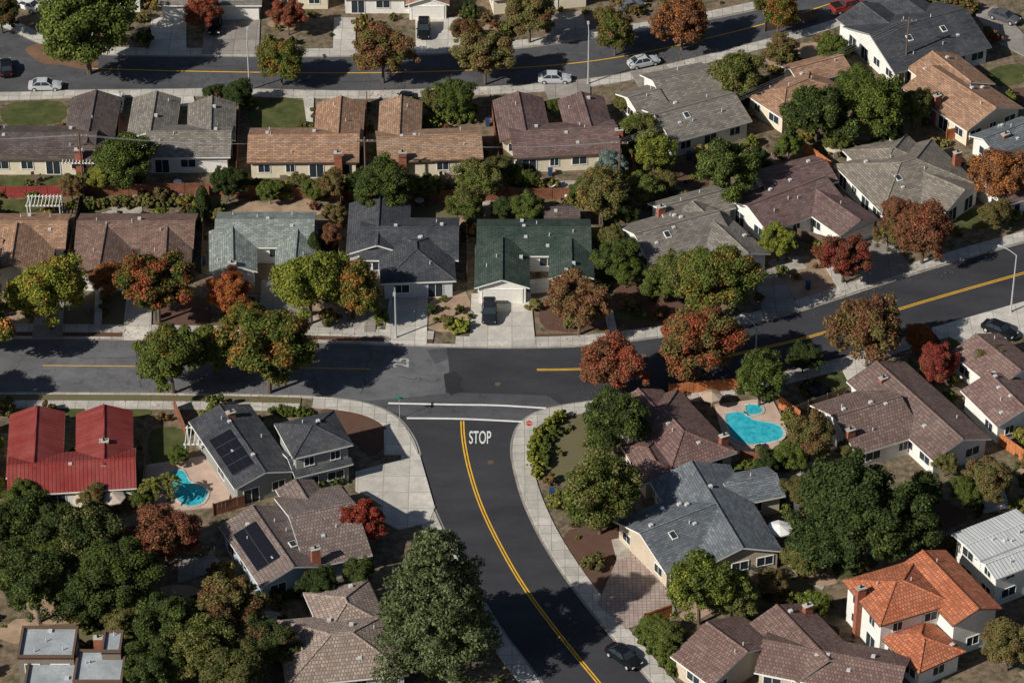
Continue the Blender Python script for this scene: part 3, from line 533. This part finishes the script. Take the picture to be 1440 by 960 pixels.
hedge([(1040,668),(1130,650)],1.4,GR); hedge([(900,895),(955,955)],1.2,GR); hedge([(0,275),(95,272)],.9,GR); hedge([(120,292),(275,288)],1.1,OL); hedge([(600,170),(680,172)],1.3,GR); hedge([(385,580),(450,585)],.9,GR); hedge([(540,268),(690,268)],1.0,OL); hedge([(310,262),(530,268)],.9,GR)
k=0
for a in range(1800):
    x=random.uniform(-82,86); y=random.uniform(-70,100); R=random.uniform(1.2,3.6)
    if k>190: break
    P=[Vector((x+R*(1+.35*math.sin(3*q+a)+.2*random.random())*math.cos(q),y+R*(.8+.3*random.random())*math.sin(q))) for q in np.linspace(0,6.283,11)[:-1]]
    if blocked(x,y) or any(blocked(p.x,p.y) for p in P[::2]): continue
    k+=1; m=random.choice([DRY,DRY,MULCH,GRAV,DIRT,LAWN,DRY,DIRT]); sheet({'dry_grass':'dry_lawn','mulch':'planting_bed','gravel':'gravel_bed','bare_dirt':'bare_yard','lawn_grass':'lawn'}[m.name],cat(P,3,True),.044+k*.0003,m,False)
cols=[GR,GR,DG,OL,YG,BR,OL,DG,(.27,.22,.08),GR]
cnt=0
for q in range(9000):
    x=random.uniform(-82,86); y=random.uniform(-72,100)
    if cnt>1050: break
    if blocked(x,y): continue
    if (math.sin(x*.21+1)+math.sin(y*.17+x*.05))<-.8: continue
    R=random.choice([.35,.45,.6,.8,1.0,1.3,1.6]); cnt+=1
    shrub(x,y,R,random.choice(cols),random.choice([None,OL,YG,BR]))
fl=MB(); FLM=[plain('fallen_leaf_a',(.32,.15,.06),.9),plain('fallen_leaf_b',(.2,.09,.045),.9)]
for (u,v) in ((67,470),(150,468),(220,478),(322,470),(372,556),(240,552),(460,478),(815,470),(862,556),(985,545),(1187,415),(1222,505),(538,128),(682,126),(395,130),(960,88),(1300,378),(510,760),(232,790)):
    p=G(u,v)
    for i in range(90):
        x=p.x+random.gauss(0,2.4); y=p.y+random.gauss(0,1.6); s=random.uniform(.04,.1); a=random.uniform(0,6.28); z=.19+random.random()*.004
        fl.face([(x+s*math.cos(a+q),y+s*math.sin(a+q),z+.02*(q>2)) for q in (0,1.57,3.14,4.71)],random.choice(FLM))
fl.build('fallen_leaves')
# ---------- fences ----------
def fence(pts,m=FENCE,h=1.8):
    P=W(pts); b=MB()
    for a,c in zip(P[:-1],P[1:]):
        d=c-a; ln=d.length; d=d.normalized(); n=Vector((-d.y,d.x,0)); d3=Vector((d.x,d.y,0)); k=max(1,int(ln/2.4)); s=ln/k
        for i in range(k):
            o=Vector((a.x,a.y,0))+d3*s*i; b.obox(o-n*.06,d3*.12,n*.12,(0,0,h+.08),m)
            nb=8; bw=(s-.12)/nb
            for j in range(nb): b.obox(o+d3*(.12+bw*j)-n*.02,d3*(bw*.94),n*.04,(0,0,h-random.uniform(0,.05)),m)
            b.obox(o+d3*.12-n*.05+Vector((0,0,h-.25)),d3*(s-.12),n*.025,(0,0,.1),m)
    b.build('wooden_fence')
fence([(-80,280),(95,277)],FENCER); fence([(95,277),(180,275),(285,273)]); fence([(285,273),(420,280),(560,284),(690,283),(860,278)],FENCE)
for q in ([(116,278),(94,385)],[(288,276),(284,385)],[(480,283),(476,392)],[(656,284),(657,398)],[(845,285),(850,380)]): fence(q,FENCEG)
for q in ([(338,150),(332,270)],[(516,145),(514,275)],[(690,150),(702,240),(715,280)],[(170,145),(165,262)],[(880,150),(900,230)]): fence(q,FENCE)
fence([(1130,215),(1168,243)],FENCEO); fence([(1330,198),(1390,185)],FENCEO); fence([(940,556),(1040,548)],FENCEO); fence([(1095,572),(1125,594)],FENCEO); fence([(905,880),(945,866)],FENCEO); fence([(1075,45),(1150,28)],FENCEG)
fence([(1040,650),(1135,660)],FENCE); fence([(1115,335),(1165,350)],FENCEG); fence([(245,575),(262,615)],FENCE); fence([(205,655),(200,715),(60,735)],FENCEG); fence([(300,725),(345,712)],FENCE); fence([(1300,470),(1325,500)],FENCE); fence([(0,600),(0,700)],FENCE);fence([(885,225),(905,280),(930,300)],FENCE);fence([(1110,870),(1180,900)],FENCEG);fence([(1190,560),(1110,590)],FENCEG);fence([(1405,625),(1440,650)],FENCEO)
# ---------- vehicles ----------
def paint(c): return plain('car_paint_%d_%d_%d'%tuple(int(x*99) for x in c),c,.2,.1)
HL=plain('headlight',(.6,.6,.6),.1); TL=plain('tail_light',(.4,.01,.01),.2)
def car(name,u,v,ang,c,kind='sedan'):
    e=empty(name); p=G(u,v); pm=paint(c); b=MB()
    if kind=='sedan': S=[(-2.3,.38,.72,.7),(-2.22,.26,.92,.82),(-1.6,.2,1.0,.89),(-.6,.2,.98,.91),(.9,.2,.95,.9),(1.7,.2,.86,.87),(2.15,.26,.74,.8),(2.3,.38,.6,.62)]; cab=(-1.75,1.0,-1.05,.3,.96,1.42,.82,.6)
    elif kind=='suv': S=[(-2.25,.4,.9,.75),(-2.2,.28,1.08,.86),(-1.6,.24,1.12,.92),(-.6,.24,1.1,.93),(.9,.24,1.08,.92),(1.7,.24,1.0,.9),(2.15,.28,.86,.84),(2.3,.4,.7,.68)]; cab=(-2.1,1.05,-1.75,.4,1.08,1.68,.84,.66)
    else: S=[(-2.6,.45,.95,.85),(-2.5,.35,1.05,.92),(-1.0,.3,1.08,.95),(0,.3,1.08,.95),(1.0,.3,1.08,.94),(1.9,.3,1.02,.92),(2.4,.35,.9,.88),(2.6,.45,.7,.7)]; cab=(-.9,1.3,-.7,.7,1.06,1.75,.86,.7)
    rings=[]
    for (x,zb,zt,w) in S:
        m=(zb+zt)/2; rings.append([Vector((x,y,z)) for y,z in ((-w*.88,zb),(w*.88,zb),(w,zb+.12),(w,m+.08),(w*.95,zt-.07),(w*.8,zt),(0,zt+.035),(-w*.8,zt),(-w*.95,zt-.07),(-w,m+.08),(-w,zb+.12))])
    n=len(rings[0])
    for a,c2 in zip(rings[:-1],rings[1:]):
        for i in range(n): b.face([a[i],c2[i],c2[(i+1)%n],a[(i+1)%n]][::-1],pm)
    b.face(rings[0],pm); b.face(rings[-1][::-1],pm)
    for s in (-1,1): b.obox((S[-2][0]-.02,s*.62-.16,.58),(.12,0,0),(0,.32,0),(0,0,.14),HL); b.obox((S[0][0]-.02,s*.6-.15,.68),(.08,0,0),(0,.3,0),(0,0,.16),TL); b.obox((cab[1]-.35,s*.95-.1,cab[4]-.02),(.14,0,0),(0,.2,0),(0,0,.14),pm)
    x0,x1,x2,x3,z0,z1,w0,w1=cab
    B=[Vector((x0,-w0,z0)),Vector((x1,-w0,z0)),Vector((x1,w0,z0)),Vector((x0,w0,z0))]; T=[Vector((x2,-w1,z1)),Vector((x3,-w1,z1)),Vector((x3,w1,z1)),Vector((x2,w1,z1))]
    for i in range(4): b.face([B[i],B[(i+1)%4],T[(i+1)%4],T[i]],GLASS); b.bar(B[i],T[i],.05,.05,pm,4); b.bar(T[i],T[(i+1)%4],.05,.05,pm,4)
    cx=(T[0]+T[2])/2; f=lambda q:Vector((cx.x+(q.x-cx.x)*.85,q.y*.8,z1+.04)); b.face([f(q) for q in T],pm)
    for i in range(4):
        a=T[i];c2=T[(i+1)%4]; b.face([a,c2,f(c2),f(a)],pm)
    for s in (-1,1): b.bar((( x0+x1)/2-.1,s*w0,z0),((x2+x3)/2-.1,s*w1,z1),.045,.045,pm,4)
    if kind=='pickup':
        b.obox((-2.45,-.78,1.12),(1.4,0,0),(0,1.56,0),(0,0,.02),RUB)
        for s in (-1,1): b.obox((-2.5,s*.88-.06,1.05),(1.6,0,0),(0,.12,0),(0,0,.22),pm)
    b.build('body',e); wb=MB()
    for x in (S[0][0]+.85,S[-1][0]-.9):
        for s in (-1,1): wb.bar((x,s*.7,.33),(x,s*.95,.33),.33,.33,RUB,14); wb.bar((x,s*.95,.33),(x,s*.965,.33),.2,.18,METAL,10)
    wb.build('wheels',e); e.location=(p.x,p.y,.03); e.rotation_euler=(0,0,math.radians(ang)); return e
BK=(.012,.013,.016); SV=(.5,.52,.54); WC=(.75,.75,.74)
c=car('suv',688,446,-90,(.02,.025,.03),'suv'); c.location.z=.18
c=car('suv',596,48,-90,BK,'suv'); c.location.z=.18
car('parked_car',780,115,0,SV); car('parked_car',905,92,22,(.5,.52,.54),'sedan'); car('parked_car',64,125,2,SV); car('parked_car',9,100,100,BK); c=car('parked_car',38,12,150,WC)
car('parked_car',877,928,-48,BK); c=car('parked_car',1405,470,-38,BK); c.location.z=.18; car('parked_car',1150,556,-40,BK); car('pickup_truck',1192,14,25,(.3,.04,.03),'pickup'); c=car('parked_car',303,42,-90,BK); c.location.z=.18
car('parked_car',885,14,30,(.15,.16,.18)); c=car('parked_car',1412,30,-35,(.1,.1,.11)); c.location.z=.18; c=car('van',165,150,90,WC,'suv'); car('parked_car',568,146,80,BK)
# ---------- street furniture ----------
def lamp(u,v,h,ang,arm=2.0):
    p=G(u,v); b=MB(); d=Vector((math.cos(ang),math.sin(ang),0)); o=Vector((p.x,p.y,0))
    b.bar(o,o+Vector((0,0,.4)),.2,.16,CONC,8); b.bar(o+Vector((0,0,.3)),o+Vector((0,0,h-.6)),.12,.085,METAL,8)
    pr=o+Vector((0,0,h-.6))
    for k in range(1,6):
        t=k/5; q=o+d*(arm*t)+Vector((0,0,h-.6+.6*math.sin(t*1.57))); b.bar(pr,q,.055,.05,METAL,6); pr=q
    b.obox(pr-Vector((-d.y,d.x,0))*.16-d*.1-Vector((0,0,.06)),d*.7,Vector((-d.y,d.x,0))*.32,(0,0,.14),METAL); b.obox(pr-Vector((-d.y,d.x,0))*.11+Vector((0,0,-.1)),d*.5,Vector((-d.y,d.x,0))*.22,(0,0,.04),HL)
    b.build('street_lamp')
lamp(557,476,8.3,-1.57); lamp(827,119,8.5,1.6); lamp(351,127,8.5,1.6); lamp(1421,440,9.3,2.6); lamp(1062,506,5.5,2.4); 
e=empty('stop_sign'); p=G(744,618); b=MB(); b.bar((p.x,p.y,0),(p.x,p.y,2.7),.035,.035,METAL,6); b.build('post',e)
b=MB()
def octo(r,y,m): b.face([(p.x+r*math.cos(math.pi/8+k*math.pi/4),y,2.5+r*math.sin(math.pi/8+k*math.pi/4)) for k in range(8)],m)
octo(.46,p.y-.05,WHT); octo(.42,p.y-.056,REDS); b.build('face',e)
t=text('lettering','STOP',744,618,.62,.26,0,WHT); t.location=(p.x,p.y-.063,2.5); t.rotation_euler=(math.pi/2,0,0); t.parent=e
e=empty('street_name_sign'); p=G(562,588); b=MB(); b.bar((p.x,p.y,0),(p.x,p.y,3.2),.035,.035,METAL,6); b.build('post',e); b=MB(); b.obox((p.x-.55,p.y-.02,2.9),(1.1,0,0),(0,.04,0),(0,0,.25),GRNS); b.obox((p.x-.02,p.y-.55,3.16),(.04,0,0),(0,1.1,0),(0,0,.25),GRNS); b.build('blades',e)
def pole(u,v,h=9.5):
    p=G(u,v); b=MB(); b.bar((p.x,p.y,0),(p.x,p.y,h),.15,.11,WOODP,8); b.obox((p.x-1.1,p.y-.06,h-.7),(2.2,0,0),(0,.12,0),(0,0,.12),WOODP)
    for x in (-1,-.4,.4,1): b.bar((p.x+x,p.y,h-.58),(p.x+x,p.y,h-.4),.05,.04,VENT,6)
    b.build('utility_pole'); return Vector((p.x,p.y,h-.4))
ps=[pole(-300,268),pole(118,272),pole(515,279),pole(870,282),pole(1272,108)]
w=MB()
for a,c in zip(ps[:-1],ps[1:]):
    for x in (-1,-.4,.4,1):
        pr=a+Vector((x,0,0))
        for k in range(1,13):
            t=k/12; q=a.lerp(c,t)+Vector((x,0,-1.0*4*t*(1-t))); w.bar(pr,q,.012,.012,TRIMG,3,False); pr=q
w.build('power_lines')
def umbrella(u,v,c,R=1.5):
    p=G(u,v); b=MB(); m=plain('canvas_%d'%int(c[0]*100),c,.9); b.bar((p.x,p.y,0),(p.x,p.y,2.5),.03,.03,METAL,6)
    for k in range(8):
        a=k*math.pi/4; a2=a+math.pi/4; P=[Vector((p.x+R*math.cos(q),p.y+R*math.sin(q),2.05)) for q in (a,a2)]; b.face([P[0],P[1],(p.x,p.y,2.6)],m); b.face([P[0]-Vector((0,0,.15)),P[1]-Vector((0,0,.15)),P[1],P[0]],m)
    b.build('patio_umbrella')
umbrella(122,722,(.5,.43,.34)); umbrella(160,718,(.55,.46,.38)); umbrella(1095,762,(.75,.75,.73)); umbrella(1172,225,(.5,.4,.3),1.3); umbrella(1000,575,(.42,.32,.24),1.3)
def pergola(u0,v0,wx,wy,h=2.4,m=TRIMW):
    p=G(u0,v0); b=MB()
    for x in (0,wx): 
        for y in (0,wy): b.bar((p.x+x,p.y+y,0),(p.x+x,p.y+y,h),.07,.07,m,4)
    for y in (0,wy): b.obox((p.x-.2,p.y+y-.05,h),(wx+.4,0,0),(0,.1,0),(0,0,.18),m)
    k=int(wx/.45)
    for i in range(k+1): b.obox((p.x+i*wx/k-.04,p.y-.2,h+.18),(.08,0,0),(0,wy+.4,0),(0,0,.12),m)
    b.build('pergola')
pergola(90,252,4.5,2.2); pergola(262,648,2.6,3.2); pergola(40,312,4.2,2.2)
BINM=[plain('bin_green',(.03,.1,.06),.5),plain('bin_gray',(.12,.12,.13),.5),plain('bin_blue',(.03,.06,.14),.5)]
def bin_(x,y,m):
    b=MB(); b.face([(x-.25,y-.28,.08),(x+.25,y-.28,.08),(x+.3,y-.33,1.0),(x-.3,y-.33,1.0)],m); b.face([(x+.25,y+.28,.08),(x-.25,y+.28,.08),(x-.3,y+.33,1.0),(x+.3,y+.33,1.0)],m); b.face([(x-.25,y+.28,.08),(x-.25,y-.28,.08),(x-.3,y-.33,1.0),(x-.3,y+.33,1.0)],m); b.face([(x+.25,y-.28,.08),(x+.25,y+.28,.08),(x+.3,y+.33,1.0),(x+.3,y-.33,1.0)],m)
    b.obox((x-.33,y-.37,1.0),(.66,0,0),(0,.74,0),(0,0,.07),m); b.bar((x-.3,y+.3,.12),(x+.3,y+.3,.12),.12,.12,RUB,8); b.build('wheelie_bin')
def patio(x,y):
    e=MB(); e.bar((x,y,0),(x,y,.7),.05,.05,METAL,6); e.bar((x,y,.7),(x,y,.75),.6,.6,random.choice([TRIMW,WOODP]),14)
    for a in range(4):
        a=a*1.57+.4; cx,cy=x+1.0*math.cos(a),y+1.0*math.sin(a); e.obox((cx-.24,cy-.24,.42),(.48,0,0),(0,.48,0),(0,0,.05),WOODP)
        for q in ((-.2,-.2),(.2,-.2),(.2,.2),(-.2,.2)): e.bar((cx+q[0],cy+q[1],0),(cx+q[0],cy+q[1],.42),.02,.02,METAL,4)
        dx,dy=math.cos(a),math.sin(a); e.obox((cx+dx*.24+dy*.22,cy+dy*.24-dx*.22,.45),(-dy*.44,dx*.44,0),(dx*.04,dy*.04,0),(0,0,.45),WOODP)
    e.build('patio_table_set')
for u,v in ((400,256),(625,256),(775,266),(250,262),(50,256),(590,288),(800,282),(1110,580),(1118,742),(1085,218)): p=G(u,v); patio(p.x,p.y)
nb=0
for q in range(3000):
    x=random.uniform(-80,84); y=random.uniform(-70,95)
    if blocked(x,y) or blocked(x+.5,y) or blocked(x-.5,y): continue
    if any(inpoly(x+1.3*s,y,P) for s in (-1,1) for P in FORBID if len(P)==4) and nb<26: bin_(x,y,random.choice(BINM)); nb+=1
# ---------- light, sky, camera ----------
az=math.radians(34); el=math.radians(35)
d=Vector((math.cos(az)*math.cos(el),math.sin(az)*math.cos(el),-math.sin(el)))
sl=bpy.data.lights.new('sun','SUN'); sl.energy=5.0; sl.angle=math.radians(.5); sl.color=(1,.95,.86)
so=bpy.data.objects.new('sun',sl); scene.collection.objects.link(so); so.rotation_euler=d.to_track_quat('-Z','Y').to_euler(); so.location=(-60,-60,120)
wd=bpy.data.worlds.new('World'); scene.world=wd; wd.use_nodes=True; nt=wd.node_tree; sk=nt.nodes.new('ShaderNodeTexSky'); sk.sky_type='NISHITA'; sk.sun_disc=False; sk.sun_elevation=el
sk.sun_rotation=math.atan2(-d.x,-d.y)%(2*math.pi)
nt.links.new(sk.outputs[0],nt.nodes['Background'].inputs[0]); nt.nodes['Background'].inputs[1].default_value=.05
cd=bpy.data.cameras.new('camera'); co=bpy.data.objects.new('camera',cd); scene.collection.objects.link(co); scene.camera=co
co.location=(0,CY,CZ); co.rotation_euler=(math.pi/2-PITCH,0,0); cd.sensor_width=36; cd.lens=FL/1440*36; cd.clip_end=8000; cd.clip_start=1
scene.view_settings.view_transform='Standard'; scene.view_settings.look='None'; scene.view_settings.exposure=0
